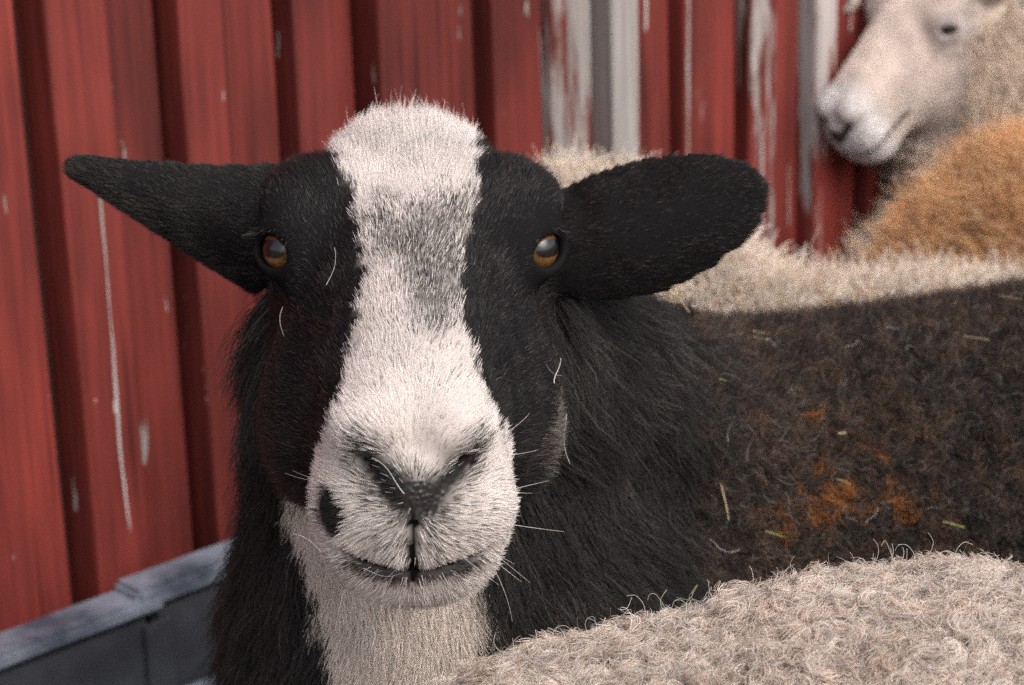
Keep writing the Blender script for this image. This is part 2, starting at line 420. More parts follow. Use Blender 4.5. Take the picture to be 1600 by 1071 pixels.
def ear_sdf(P, base, tip, side, wmax, cup, th=.0042, bend=0.0, prof=LEAF):
    # leaf: base -> tip, 'side' = width direction, concave towards n
    ax = np.asarray(tip) - np.asarray(base); Ln = np.linalg.norm(ax); ax = ax / Ln
    sd_ = np.asarray(side) - ax * (np.asarray(side) @ ax); sd_ = unit(sd_); nn = np.cross(ax, sd_)
    x, y, z = P[0] - base[0], P[1] - base[1], P[2] - base[2]
    a = (x * ax[0] + y * ax[1] + z * ax[2]) / Ln
    s = x * sd_[0] + y * sd_[1] + z * sd_[2]; n = x * nn[0] + y * nn[1] + z * nn[2]
    ac = np.clip(a, 0, 1)
    w = wmax * np.interp(ac, [0, .12, .3, .5, .7, .85, .95, 1.0], prof)
    t = th * np.interp(ac, [0, .2, .6, 1], [1.9, 1.25, .95, .7])
    n2 = n + cup * (s / wmax) ** 2 * wmax * np.interp(ac, [0, .3, 1], [1.2, 1.0, .7]) - bend * (ac ** 2)
    q = np.sqrt((s / w) ** 2 + (n2 / t) ** 2)
    d = (q - 1) * t
    da = np.maximum(np.maximum(a - 1, -a) * Ln, 0)
    return np.sqrt(np.maximum(d, 0) ** 2 + da ** 2) + np.minimum(d, 0)

def surface_nets(xs, ys, zs, D):
    nx, ny, nz = D.shape
    inside = D < 0
    c = [D[i:nx - 1 + i, j:ny - 1 + j, k:nz - 1 + k] for i in (0, 1) for j in (0, 1) for k in (0, 1)]
    cnt = sum((q < 0).astype(np.int8) for q in c)
    act = (cnt > 0) & (cnt < 8)
    I, J, K = np.nonzero(act)
    idx = np.full(act.shape, -1, np.int32); idx[I, J, K] = np.arange(len(I), dtype=np.int32)
    vals = np.stack([q[I, J, K] for q in c], 1)
    corners = np.array([(i, j, k) for i in (0, 1) for j in (0, 1) for k in (0, 1)], float)
    acc = np.zeros((len(I), 3)); m = np.zeros(len(I))
    for a in range(8):
        for b in range(a + 1, 8):
            if np.abs(corners[a] - corners[b]).sum() != 1: continue
            va, vb = vals[:, a], vals[:, b]; cr = (va < 0) != (vb < 0)
            t = np.where(cr, va / np.where(cr, va - vb, 1), 0)[:, None]
            acc += np.where(cr[:, None], corners[a] + (corners[b] - corners[a]) * t, 0); m += cr
    loc = acc / m[:, None]
    def co(A, i, t): return A[i] + (A[i + 1] - A[i]) * t
    V = np.stack([co(xs, I, loc[:, 0]), co(ys, J, loc[:, 1]), co(zs, K, loc[:, 2])], 1)
    Q = []
    def quads(s0, s1, ids, flip):
        m_ = s0 != s1
        a = np.nonzero(m_)
        f = np.stack([ids[0][a], ids[1][a], ids[2][a], ids[3][a]], 1)
        rev = s0[a] if not flip else ~s0[a]
        f[rev] = f[rev][:, ::-1]
        Q.append(f[(f >= 0).all(1)])
    n = inside
    quads(n[:-1, 1:-1, 1:-1], n[1:, 1:-1, 1:-1], (idx[:, :-1, :-1], idx[:, 1:, :-1], idx[:, 1:, 1:], idx[:, :-1, 1:]), True)
    quads(n[1:-1, :-1, 1:-1], n[1:-1, 1:, 1:-1], (idx[:-1, :, :-1], idx[1:, :, :-1], idx[1:, :, 1:], idx[:-1, :, 1:]), False)
    quads(n[1:-1, 1:-1, :-1], n[1:-1, 1:-1, 1:], (idx[:-1, :-1, :], idx[1:, :-1, :], idx[1:, 1:, :], idx[:-1, 1:, :]), True)
    return V, np.concatenate(Q)
def graded(lo, hi, flo, fhi, fine, coarse):
    out = [flo]; s = fine
    while out[-1] < hi:
        if out[-1] < fhi: s = fine
        else: s = min(s * 1.12, coarse)
        out.append(out[-1] + s)
    low = [flo]; s = fine
    while low[-1] > lo:
        s = min(s * 1.12, coarse); low.append(low[-1] - s)
    return np.array(low[::-1][:-1] + out)

# ------------------------------------------------------------------ hair builders
def tri_sample(V, F, n, wfun=None):
    T = np.concatenate([F[:, [0, 1, 2]], F[:, [0, 2, 3]]])
    a, b, c = V[T[:, 0]], V[T[:, 1]], V[T[:, 2]]
    nr = np.cross(b - a, c - a); ar = np.linalg.norm(nr, axis=1) + 1e-12
    cen = (a + b + c) / 3; nu = nr / ar[:, None]
    wt = ar * (wfun(cen, nu) if wfun is not None else 1)
    pr = wt / wt.sum(); i = rng.choice(len(T), n, p=pr)
    u, v = rng.random(n), rng.random(n); fl = u + v > 1; u[fl] = 1 - u[fl]; v[fl] = 1 - v[fl]
    return a[i] + (b - a)[i] * u[:, None] + (c - a)[i] * v[:, None], i, T, wt.sum()
def vert_normals(V, F):
    n = np.cross(V[F[:, 2]] - V[F[:, 0]], V[F[:, 3]] - V[F[:, 1]])
    vn = np.zeros_like(V)
    for k in range(4):
        for c in range(3): vn[:, c] += np.bincount(F[:, k], n[:, c], len(V))
    return vn / (np.linalg.norm(vn, axis=1, keepdims=True) + 1e-12)
def nrm(v): return v / (np.linalg.norm(v, axis=1, keepdims=True) + 1e-12)
def curves_obj(name, P, radius, col, mat, parent, tip=.25):
    n, k, _ = P.shape
    cu = bpy.data.hair_curves.new(name); cu.add_curves([k] * n)
    cu.attributes['position'].data.foreach_set('vector', P.astype(np.float32).ravel())
    ra = cu.attributes.new('radius', 'FLOAT', 'POINT')
    prof = np.linspace(1, tip, k)
    rad = (np.asarray(radius)[:, None] if np.ndim(radius) else radius) * prof[None, :] * np.ones((n, 1))
    ra.data.foreach_set('value', rad.astype(np.float32).ravel())
    ca = cu.attributes.new('col', 'FLOAT_COLOR', 'CURVE')
    ca.data.foreach_set('color', np.concatenate([col, np.ones((n, 1))], 1).astype(np.float32).ravel())
    cu.materials.append(mat)
    o = link(name, cu, parent); o['kind'] = 'stuff'
    return o
def comb_hair(root, nor, flow, length, lift, k=5, jitter=.18, curl=0.0, droop=0.0, freq=1.0):
    n = len(root)
    t = flow - nor * (flow * nor).sum(1, keepdims=True); t = nrm(t)
    j = rng.normal(size=(n, 3)) * jitter
    d0 = nrm(nor * np.sin(lift)[:, None] + t * np.cos(lift)[:, None] + j)
    l2 = np.maximum(lift * .55, 0.05)
    d1 = nrm(nor * np.sin(l2)[:, None] + t * np.cos(l2)[:, None] + j)
    b = nrm(np.cross(d1, nor)); ph = rng.random(n) * 6.28
    s = np.linspace(0, 1, k)
    P = np.zeros((n, k, 3))
    for q, sv in enumerate(s):
        P[:, q] = root + (d0 * (sv - .5 * sv * sv)[..., None] + d1 * (.5 * sv * sv)) * length[:, None] if np.ndim(sv) else root + (d0 * (sv - .5 * sv * sv) + d1 * (.5 * sv * sv)) * length[:, None]
        P[:, q, 2] -= droop * sv * sv * length
        if curl:
            a = ph + freq * 6.28 * sv
            P[:, q] += (b * np.cos(a)[:, None] + nor * np.sin(a)[:, None]) * (curl * sv * length)[:, None]
    return P
def fleece(cen, nor, flow, nper, length, sig, curl, turns, k=9, frizz=.25, spread=.6, lay=.3, pjit=.5):
    """locks: nper strands round each lock centre following one curled lock axis"""
    nc = len(cen)
    t1 = nrm(np.cross(nor, rng.normal(size=(nc, 3)))); t2 = np.cross(nor, t1)
    fl = flow - nor * (flow * nor).sum(1, keepdims=True)
    ax = nrm(nor + fl * lay + (t1 * rng.normal(size=(nc, 1)) + t2 * rng.normal(size=(nc, 1))) * .38)
    L = length * rng.uniform(.7, 1.25, nc); ph = rng.random(nc) * 6.28; sgn = rng.choice([-1, 1], nc)
    tn = turns * rng.uniform(.6, 1.4, nc)
    N_ = nc * nper; I = np.repeat(np.arange(nc), nper)
    g = rng.normal(size=(N_, 2)) * sig
    root = cen[I] + t1[I] * g[:, :1] + t2[I] * g[:, 1:] - nor[I] * .002
    b1 = nrm(np.cross(ax, t1)); b2 = np.cross(ax, b1)
    s = np.linspace(0, 1, k); P = np.zeros((N_, k, 3))
    lj = L[I] * rng.uniform(.75, 1.1, N_); pj = rng.normal(size=N_) * pjit
    fz = rng.normal(size=(N_, 3)) * frizz; fp = rng.random(N_) * 6.28; ff = rng.uniform(2, 5, N_)
    fdir = nrm(rng.normal(size=(N_, 3)))
    for q, sv in enumerate(s):
        a = ph[I] + pj + sgn[I] * tn[I] * 6.28 * sv
        rad = curl * min(1, sv * 2.2)
        grow = lj * (sv if sv < .6 else .6 + (sv - .6) * .55)
        P[:, q] = root + ax[I] * grow[:, None] - (t1[I] * g[:, :1] + t2[I] * g[:, 1:]) * ((1 - spread) * sv)
        P[:, q] += (b1[I] * np.cos(a)[:, None] + b2[I] * np.sin(a)[:, None]) * rad
        P[:, q] += fz * (lj * sv * sv)[:, None] + fdir * (np.sin(fp + ff * sv * 3) * sv * .0012)[:, None]
    return P, I

# ------------------------------------------------------------------ polygon helper for coat markings
def poly_sd(pts, x, y):
    pts = np.asarray(pts, float); n = len(pts)
    d = np.full(len(x), 1e9); ins = np.zeros(len(x), bool)
    for i in range(n):
        a, b = pts[i], pts[(i + 1) % n]; e = b - a
        wx, wy = x - a[0], y - a[1]
        h = np.clip((wx * e[0] + wy * e[1]) / (e @ e + 1e-9), 0, 1)
        d = np.minimum(d, np.hypot(wx - e[0] * h, wy - e[1] * h))
        c = ((a[1] > y) != (b[1] > y)) & (x < (b[0] - a[0]) * (y - a[1]) / (b[1] - a[1] + 1e-9) + a[0])
        ins ^= c
    return np.where(ins, -d, d)
def sstep(a, b, x):
    t = np.clip((x - a) / (b - a), 0, 1); return t * t * (3 - 2 * t)
def uv_sphere(name, nu=40, nv=24):
    V, F = [], []
    for j in range(nv + 1):
        th = math.pi * j / nv
        for i in range(nu):
            ph = 2 * math.pi * i / nu
            z = math.cos(th); k = 1.0 + (.10 * max(0, (z - .72) / .28) ** 1.0)      # corneal bulge
            V.append((math.sin(th) * math.cos(ph) * k, math.sin(th) * math.sin(ph) * k, z * k))
    for j in range(nv):
        for i in range(nu):
            a = j * nu + i; b = j * nu + (i + 1) % nu
            F.append((a, a + nu, b + nu, b))
    return mesh_np(name, V, F)
def to_local(P, O, R, Fv, U, sc=1.0):
    x, y, z = P[0] - O[0], P[1] - O[1], P[2] - O[2]
    return ((x * R[0] + y * R[1] + z * R[2]) / sc, (x * Fv[0] + y * Fv[1] + z * Fv[2]) / sc, (x * U[0] + y * U[1] + z * U[2]) / sc)
def add_eye(parent, O, R, Fv, U, s, mat, sc=1.0):
    gz, h, v = eye_axes(s); B = np.stack([R, Fv, U], 1)
    c = O + B @ (EYE_C * np.array([s, 1, 1])) * sc; gw, hw, vw = B @ gz, B @ h, B @ v
    if np.cross(hw, vw) @ gw < 0: hw = -hw
    me = uv_sphere('eye'); me.materials.append(mat)
    o = bpy.data.objects.new('eye', me); C.objects.link(o); o.parent = parent
    M = Matrix(((hw[0], vw[0], gw[0], c[0]), (hw[1], vw[1], gw[1], c[1]), (hw[2], vw[2], gw[2], c[2]), (0, 0, 0, 1)))
    o.matrix_parent_inverse = Matrix.Translation(-Vector(parent.location))
    o.matrix_basis = M @ Matrix.Diagonal((EYE_R * sc, EYE_R * sc, EYE_R * sc, 1))
    return o
def skin_col(me, col):
    a = me.attributes.new('col', 'FLOAT_COLOR', 'POINT')
    a.data.foreach_set('color', np.concatenate([col, np.ones((len(col), 1))], 1).astype(np.float32).ravel())
def leg_pts(x, y, ztop, fwd, hind):
    """joints of a leg standing at (x, y): thigh, knee, hock, fetlock, foot"""
    f = np.array([fwd[0], fwd[1], 0]); p = np.array([x, y, 0.0])
    if hind: J = [p + [0, 0, ztop], p + f * .05 + [0, 0, ztop * .62], p - f * .05 + [0, 0, ztop * .42], p - f * .035 + [0, 0, .06], p + [0, 0, .02]]
    else: J = [p + [0, 0, ztop], p - f * .02 + [0, 0, ztop * .68], p + f * .005 + [0, 0, ztop * .38], p + [0, 0, .06], p + f * .02 + [0, 0, .02]]
    return J, [.075, .045, .026, .019, .022]


CAMP = np.array([0, 0, CAMH])
def view_weight(c, n, back=.12, out=.12):
    d = nrm(CAMP - c); fac = (d * n).sum(1)
    wv = np.where(fac > -.15, 1.0, back)
    rel = (c - CAMP) @ np.stack([v2w(1, 0, 0), v2w(0, 1, 0), v2w(0, 0, 1)], 1)
    px = rel[:, 0] / rel[:, 2] * FPX; py = rel[:, 1] / rel[:, 2] * FPX
    near = (np.abs(px) < 1500) & (np.abs(py) < 1150)
    return wv * np.where((np.abs(px) < 880) & (np.abs(py) < 620), 1.0, np.where(near, np.maximum(out, .4), out))

# ================================================================== the black and white sheep
O1 = c2w(-.0526, .0465, 1.165)
F1 = unit(v2w(.045, -.487, -.873)); R1 = v2w(1, .0, .04); R1 = unit(R1 - F1 * (R1 @ F1)); U1 = np.cross(F1, R1); U1 = unit(U1)
B1 = np.stack([R1, F1, U1], 1)
def h1(r, f, u): return O1 + B1 @ np.array([r, f, u])
root1 = empty('sheep', (0.35, 1.5, 0)); tag(root1, 'black sheep with white blaze, muzzle and throat and dark brown fleece, ears spread', 'sheep')
BA, BB = np.array([.13, 1.50, .362]), np.array([.82, 1.60, .392])
CH = c2w(-.030, -.19, 1.38)
EL = (at(440, 378, 1.225), at(112, 258, 1.20)); ER = (at(840, 388, 1.235), at(1190, 294, 1.22))
def ears1(P):
    l = ear_sdf(P, EL[0], EL[1], v2w(.15, 1.0, -.25), 0.032, -.55, .0046, prof=SPEAR)
    r = ear_sdf(P, ER[0], ER[1], v2w(0, 1.0, .15), .039, .55, .0042)
    return l, r
def neck1(P):
    d = cone(P, h1(-.014, -.050, -.080), CH, .066, .134)
    d = smin(d, cone(P, h1(-.004, -.005, -.085), c2w(-.058, -.27, 1.265), .042, .074), .04)
    d = smin(d, cone(P, h1(.01, -.07, -.06), BA + [0, -.02, .05], .058, .13), .05)
    return d
def body1(P):
    d = cone(P, BA, BB, .185, .195)
    d = smin(d, cone(P, CH, BA + [.02, 0, -.03], .115, .15), .06)
    d = smin(d, cone(P, CH, CH + np.array([.02, .06, -.18]), .11, .08), .05)
    for (x, y, hind) in ((.08, 1.37, 0), (.10, 1.58, 0), (.80, 1.50, 1), (.80, 1.72, 1)):
        J, rr = leg_pts(x, y, .30, (-1, -.1), hind)
        for a in range(4): d = smin(d, cone(P, J[a], J[a + 1], rr[a], rr[a + 1]), .015)
    d = smin(d, cone(P, BB + [.17, .02, .08], BB + [.21, .03, -.12], .03, .018), .03)
    return d
def sdf1(P, parts=False, carve=True):
    hd = head_sdf(*to_local(P, O1, R1, F1, U1), carve=carve)
    l, r = ears1(P); nk = neck1(P); bd = body1(P)
    if parts: return hd, l, r, nk, bd
    d = smin(hd, smin(nk, bd, .05), .018)
    lr = np.minimum(l, r)
    return smin(d, lr, .010)
hc = np.array(h1(0, .04, -.03))
xs = graded(-.30, 1.12, hc[0] - .19, hc[0] + .20, .0023, .02)
ys = graded(1.0, 1.95, hc[1] - .16, hc[1] + .14, .0023, .02)
zs = graded(-.002, 1.05, hc[2] - .14, hc[2] + .17, .0023, .02)
G = (xs[:, None, None].astype(np.float32), ys[None, :, None].astype(np.float32), zs[None, None, :].astype(np.float32))
D = sdf1(G).astype(np.float32); D[:, :, zs < 0.0] = .01
V1, Q1 = surface_nets(xs, ys, zs, D); del D
print('sheep1', len(V1), len(Q1))

# coat markings on a chart of the face seen square on from the front (fixed to the head)
CP = (CAMP - O1) @ B1                       # chart's viewpoint in head axes (constant)
def chart(P):
    q = (P - O1) @ B1
    rel = q - CP; wv = np.stack([B1.T @ v2w(1, 0, 0), B1.T @ v2w(0, 1, 0), B1.T @ v2w(0, 0, 1)], 1)
    c = rel @ wv
    return 800 + c[:, 0] / c[:, 2] * FPX, 535.5 - c[:, 1] / c[:, 2] * FPX, q
BLAZE = [(492, 238), (505, 190), (560, 150), (640, 135), (720, 150), (768, 195), (752, 232), (752, 300), (744, 360), (734, 420), (730, 470), (737, 520),
         (752, 570), (778, 625), (805, 680), (840, 730), (845, 790), (850, 860), (830, 930), (780, 975), (740, 1000), (660, 1005), (600, 990), (520, 920), (480, 860),
         (470, 800), (474, 755), (472, 720), (496, 690), (515, 620), (535, 560), (548, 480), (556, 430), (551, 370), (537, 300), (518, 258)]
THROAT = [(455, 690), (475, 745), (515, 770), (600, 790), (670, 790), (720, 790), (750, 800), (765, 850), (775, 900), (768, 945), (755, 985), (742, 1060), (735, 1150), (560, 1150),
          (515, 1000), (480, 890), (455, 790)]
NOSE = [(566, 690), (590, 715), (630, 745), (660, 755), (700, 742), (745, 690), (738, 722), (700, 770), (675, 805), (645, 800), (600, 775), (572, 735)]
GREY = [(735, 300), (745, 340), (738, 430), (715, 500), (680, 520), (640, 470), (610, 420), (575, 395), (560, 350), (585, 310), (640, 325), (690, 300)]
def coat(P, Nn):
    """probability that a hair rooted at P is white, plus throat weight"""
    x, y, q = chart(P)
    nb = (noise(P, 130, 1) - .5) * 22 + (noise(P, 420, 2) - .5) * 10
    front = sstep(-.12, -.02, q[:, 2] + .10 + (q[:, 1] > .05) * .2)        # face surface only
    top = sstep(-.14, -.125, q[:, 1])
    d = poly_sd(BLAZE, x, y) + nb + 11
    wh = sstep(6, -7, d) * top
    hd = (q[:, 1] > -.125) & (q[:, 1] < .23) & (np.abs(q[:, 0]) < .1) & (q[:, 2] > -.115)
    low = (q[:, 1] < .1) & (q[:, 2] < -.045)                                # jaw underside, neck
    wh = np.where(hd & ~low, wh, 0)
    wh = np.where((q[:, 1] < .118) & (q[:, 1] > .03) & (np.abs(q[:, 0]) > .047), 0, wh)
    # dark spot beside the lips, grey forehead, darker nose and mouth line
    sp_ = ((x - 521 - (y - 798) * .12) / 22) ** 2 + ((y - 800) / 43) ** 2 + nb * .02
    wh *= np.where((y > 700), sstep(.75, 1.15, sp_), 1)
    g = sstep(30, -40, poly_sd(GREY, x, y) + nb * 1.6); wh *= 1 - .68 * g
    g = np.exp(-(((x - 655) / 75) ** 2 + ((y - 480) / 110) ** 2)); wh *= 1 - .22 * g
    dn = poly_sd(NOSE, x, y); wh *= 1 - .97 * sstep(5, -3, dn) - .55 * sstep(38, 4, dn) * (dn > 0)
    lip = np.exp(-(((x - 655) / 115) ** 2 + ((y - 835) / 60) ** 2)); wh *= 1 - .40 * lip * (q[:, 1] > .12)
    dm = q[:, 2] - (-.064 + 4.8 * q[:, 0] ** 2)
    wh *= 1 - .9 * sstep(-.0115, -.003, dm) * sstep(.0015, -.0005, dm) * sstep(.036, .024, np.abs(q[:, 0])) * (q[:, 1] > .12)
    wh *= 1 - .85 * sstep(.0028, .0012, np.abs(q[:, 0])) * (q[:, 1] > .16) * (q[:, 2] < -.03) * (q[:, 2] > -.07)
    th = sstep(10, -12, poly_sd(THROAT, x, y) + nb * 1.5) * ((~hd) | low)
    th = np.where((q[:, 1] > .0) & (q[:, 2] > -.125) & (np.abs(q[:, 0]) > .035), 0, th)
    th *= (Nn @ unit(v2w(0, .2, -1)) > -.35)
    return wh, th
vn1 = vert_normals(V1, Q1)
wh, th = coat(V1, vn1)
white = np.array([.60, .53, .49]); black = np.array([.012, .011, .012])
me = mesh_np('sheep_body', V1, Q1); me.materials.append(M_SKIN)
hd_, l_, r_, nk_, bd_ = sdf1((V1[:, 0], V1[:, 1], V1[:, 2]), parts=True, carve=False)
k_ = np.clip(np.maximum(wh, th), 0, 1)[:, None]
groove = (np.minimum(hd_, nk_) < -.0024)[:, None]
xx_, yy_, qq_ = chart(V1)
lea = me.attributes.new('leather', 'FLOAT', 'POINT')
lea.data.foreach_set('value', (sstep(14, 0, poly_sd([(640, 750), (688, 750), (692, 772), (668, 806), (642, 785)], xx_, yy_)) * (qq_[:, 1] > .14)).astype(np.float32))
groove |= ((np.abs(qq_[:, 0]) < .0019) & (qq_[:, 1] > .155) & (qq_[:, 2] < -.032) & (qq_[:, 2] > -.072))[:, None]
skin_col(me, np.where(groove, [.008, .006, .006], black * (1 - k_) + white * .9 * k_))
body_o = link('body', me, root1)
for s in (1, -1): add_eye(root1, O1, R1, F1, U1, s, M_EYE)

def fur1():
    n = 500000
    def wf(c, nn):
        q = (c - O1) @ B1
        face = (q[:, 1] > -.13) & (np.abs(q[:, 0]) < .2) & (q[:, 2] > -.13)
        xx, yy, _ = chart(c); thr = (poly_sd(THROAT, xx, yy) < 20) & (q[:, 1] < .14) & (c[:, 0] < .06)
        ear = np.minimum(*ears1((c[:, 0], c[:, 1], c[:, 2]))) < .004
        wgt = np.where(ear, 1.5, np.where(face, 1.0, np.where(thr, .8, .30)))
        return wgt * view_weight(c, nn, .15, .1)
    p, i, T, _ = tri_sample(V1, Q1, n, wf)
    nn = nrm(vn1[T[i, 0]] + vn1[T[i, 1]] + vn1[T[i, 2]])
    PP = (p[:, 0], p[:, 1], p[:, 2])
    hd, l, r, nk, bd = sdf1(PP, parts=True, carve=False)
    A = np.stack([hd, l, r, nk, bd], 1); part = A.argmin(1)
    x, y, q = chart(p)
    part = np.where((part >= 3) & (q[:, 2] > -.075) & (q[:, 1] > -.135) & (np.abs(q[:, 0]) < .075), 0, part)
    wh, th = coat(p, nn)
    ok = np.ones(n, bool)
    dm0 = q[:, 2] - (-.064 + 4.8 * q[:, 0] ** 2)
    ok &= ~((part == 0) & (hd < np.where((dm0 < 0) & (dm0 > -.01) & (q[:, 1] > .12), -.0045, -.0030)))
    for s in (1, -1):
        e = q - EYE_C * np.array([s, 1, 1]); gz, h, v = eye_axes(s)
        alm = np.sqrt((e @ h / .0122) ** 2 + ((e @ v + .0014) / .0088) ** 2)
        ok &= ~((alm < 1.0) & (e @ gz > 0) & (np.linalg.norm(e, axis=1) < .03))
    edge = p[:, 0] - .128 + (noise(p, 30, 14) - .5) * .03
    ok &= ~((part >= 3) & (edge > 0))                # fleece has its own builder
    leather = (poly_sd([(640, 758), (688, 758), (692, 772), (668, 806), (642, 785)], x, y) < 0) & (q[:, 1] > .15)
    leather |= (np.abs(q[:, 0]) < .0007) & (q[:, 2] < -.03) & (q[:, 2] > -.07) & (q[:, 1] > .15)
    ok &= ~leather
    down = np.array([0, 0, -1.0])
    nose = np.array([0, .205, -.022])
    dl = (q - nose)
    dl[:, 0] *= 1.35
    dl[:, 0] += np.sign(dl[:, 0]) * .007 * ((q[:, 1] > .15) & (q[:, 2] < -.03))
    flow = nrm(dl @ B1.T)
    eax = unit(EL[1] - EL[0]); rax = unit(ER[1] - ER[0])
    flow = np.where((part == 1)[:, None], eax, flow); flow = np.where((part == 2)[:, None], rax, flow)
    neckflow = nrm(np.tile(down, (n, 1)) + (p - h1(0, 0, -.05)) * 1.2)
    isn = (part >= 3)
    flow = np.where(isn[:, None], neckflow, flow)
    dmo = q[:, 2] - (-.064 + 4.8 * q[:, 0] ** 2)
    L = rng.uniform(.0044, .0076, n) * np.where(wh > .35, 1.0, .85)
    fore = sstep(.01, -.06, q[:, 1]) * (part == 0)
    L *= 1 + fore * 1.5
    L *= np.where((part == 0), 1 + 1.8 * sstep(-.05, -.1, q[:, 2]) * (q[:, 1] < .1), 1)
    L = np.where((part == 1) | (part == 2), rng.uniform(.004, .0065, n), L)
    L = np.where(isn, rng.uniform(.028, .050, n), L)
    L = np.where(isn & (th > .3), rng.uniform(.010, .018, n), L)
    near = np.minimum(*[np.linalg.norm(q - EYE_C * np.array([s, 1, 1]), axis=1) for s in (1, -1)])
    L *= np.where(part == 0, .22 + .78 * sstep(.017, .036, near), 1)
    L *= np.where((part == 0) & (q[:, 1] > .12) & (dmo > -.001) & (dmo < .012), .45 + .55 * sstep(.0, .012, dmo), 1)
    mz = sstep(.06, .02, np.linalg.norm(q - np.array([0, .19, -.03]), axis=1)) * (part == 0); L *= 1 + .05 * mz
    lift = np.full(n, .23) + rng.normal(size=n) * .10
    poll = sstep(-.085, -.115, q[:, 1]) * (part == 0) * (wh > .3)
    lift = lift + poll * .6
    L *= 1 + poll * rng.uniform(.2, 1.9, n)
    lift = lift + poll * rng.normal(size=n) * .3
    lift = np.where((part == 1) | (part == 2), .22, lift); lift = np.where(isn, .28 + rng.normal(size=n) * .1, lift)
    lift = np.clip(lift, .08, 1.3)
    # tufts: swing the comb by noise so locks part and cross
    a1 = np.where(isn, (noise(p, 38, 8) - .5) * 1.9 + (noise(p, 110, 18) - .5) * .7, (noise(p, 95, 8) - .5) * .75); a2 = (noise(p, 95, 9) - .5)
    side = np.cross(nn, flow); flow = nrm(flow + side * a1[:, None]); lift = np.clip(lift + a2 * .35, .06, 1.3)
    wht = rng.random(n) < np.where(isn, np.where(th > .35, th, 0), wh)
    tone = rng.uniform(.8, 1.12, n)[:, None] * (.86 + .28 * noise(p, 60, 4))[:, None]
    warm = (noise(p, 28, 6) > .55)[:, None] * .06
    cw = np.array([.74, .67, .635]) * tone - np.array([0, .25, .6]) * warm * .5
    cth = np.array([.80, .70, .62]) * tone
    cb = np.array([.0135, .0113, .0106]) * rng.uniform(.6, 1.7, n)[:, None]
    sheen = rng.random(n) < .03 + .30 * sstep(.5, .75, noise(p * np.array([1, 1, .3]), 70, 19))  # mane highlights painted in as streaks of lighter grey-brown hairs
    cb = np.where((sheen & isn)[:, None], np.array([.080, .066, .060]) * rng.uniform(.4, 1.6, n)[:, None], cb)
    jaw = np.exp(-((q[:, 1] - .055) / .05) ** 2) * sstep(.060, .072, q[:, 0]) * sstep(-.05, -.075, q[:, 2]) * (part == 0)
    cb = np.where((rng.random(n) < jaw * .7)[:, None], np.array([.20, .165, .15]) * rng.uniform(.6, 1.2, n)[:, None], cb)  # lit edge of the right jaw painted into the hair colour
    dust = (rng.random(n) < .05 * noise(p, 40, 15) * 2)[:, None]; cb = np.where(dust & ~isn[:, None], np.array([.085, .068, .06]) * rng.uniform(.5, 1.5, n)[:, None], cb)
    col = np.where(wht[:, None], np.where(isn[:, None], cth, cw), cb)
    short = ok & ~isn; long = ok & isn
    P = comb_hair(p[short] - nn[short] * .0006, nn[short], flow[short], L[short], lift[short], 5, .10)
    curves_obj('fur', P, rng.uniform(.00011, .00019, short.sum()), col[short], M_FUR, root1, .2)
    P = comb_hair(p[long] - nn[long] * .001, nn[long], flow[long], L[long], lift[long], 8, .10, curl=.06, droop=.15, freq=1.3)
    curves_obj('mane', P, rng.uniform(.00020, .0003, long.sum()), col[long], M_LONG, root1, .2)
    # fleece on the body in small frizzy locks
    nc = 13000
    def wb(c, nn):
        PP = (c[:, 0], c[:, 1], c[:, 2]); nk = neck1(PP); bd = body1(PP)
        return view_weight(c, nn, .12, .1) * np.where((bd < nk + .10) & (c[:, 0] > .105) & (c[:, 2] > .12) & (np.minimum(*ears1(PP)) > .012), 1.0, 0) * np.where((c[:, 2] < .24), .25, 1)
    c, i, T, _ = tri_sample(V1, Q1, nc, wb)
    nn = nrm(vn1[T[i, 0]] + vn1[T[i, 1]] + vn1[T[i, 2]])
    fl = np.tile(np.array([.5, 0, -.6]), (nc, 1))
    P, I = fleece(c, nn, fl, 17, .018, .0022, .0030, 1.0, 8, .20, .5, .5, .35)
    m = len(P); rr = rng.random(m); b0 = noise(c, 14, 11)[I]; b1 = noise(c, 40, 12)[I]
    lk = rng.uniform(.35, 1.5, len(c))[I]
    col = np.array([.040, .031, .027]) * (rng.uniform(.6, 1.6, m) * lk)[:, None]
    brown = (rng.random(len(c)) < .16 + .9 * np.clip(noise(c, 32, 17) - .42, 0, 1))[I] & (rr < .8)
    col[brown] = np.array([.115, .068, .045]) * rng.uniform(.5, 1.5, brown.sum())[:, None]
    grey = (rr > .955); col[grey] = np.array([.20, .17, .15])
    RU = at(1285, 790, 1.45); RU2 = at(1390, 760, 1.46); RU3 = at(1270, 640, 1.46)
    dr = np.minimum(np.minimum(np.linalg.norm(c - RU, axis=1), np.linalg.norm(c - RU2, axis=1) * 1.5), np.linalg.norm(c - RU3, axis=1) * 2.0)[I] + (noise(c, 75, 16)[I] - .5) * .085 + rng.normal(size=len(c))[I] * .009
    ru = (dr < .016) & (rng.random(m) < .75); col[ru] = np.array([.42, .145, .032]) * rng.uniform(.4, 1.15, ru.sum())[:, None]
    curves_obj('fleece', P, rng.uniform(.0002, .00032, m), col, M_FLEECE, root1, .35)
if FUR: fur1()

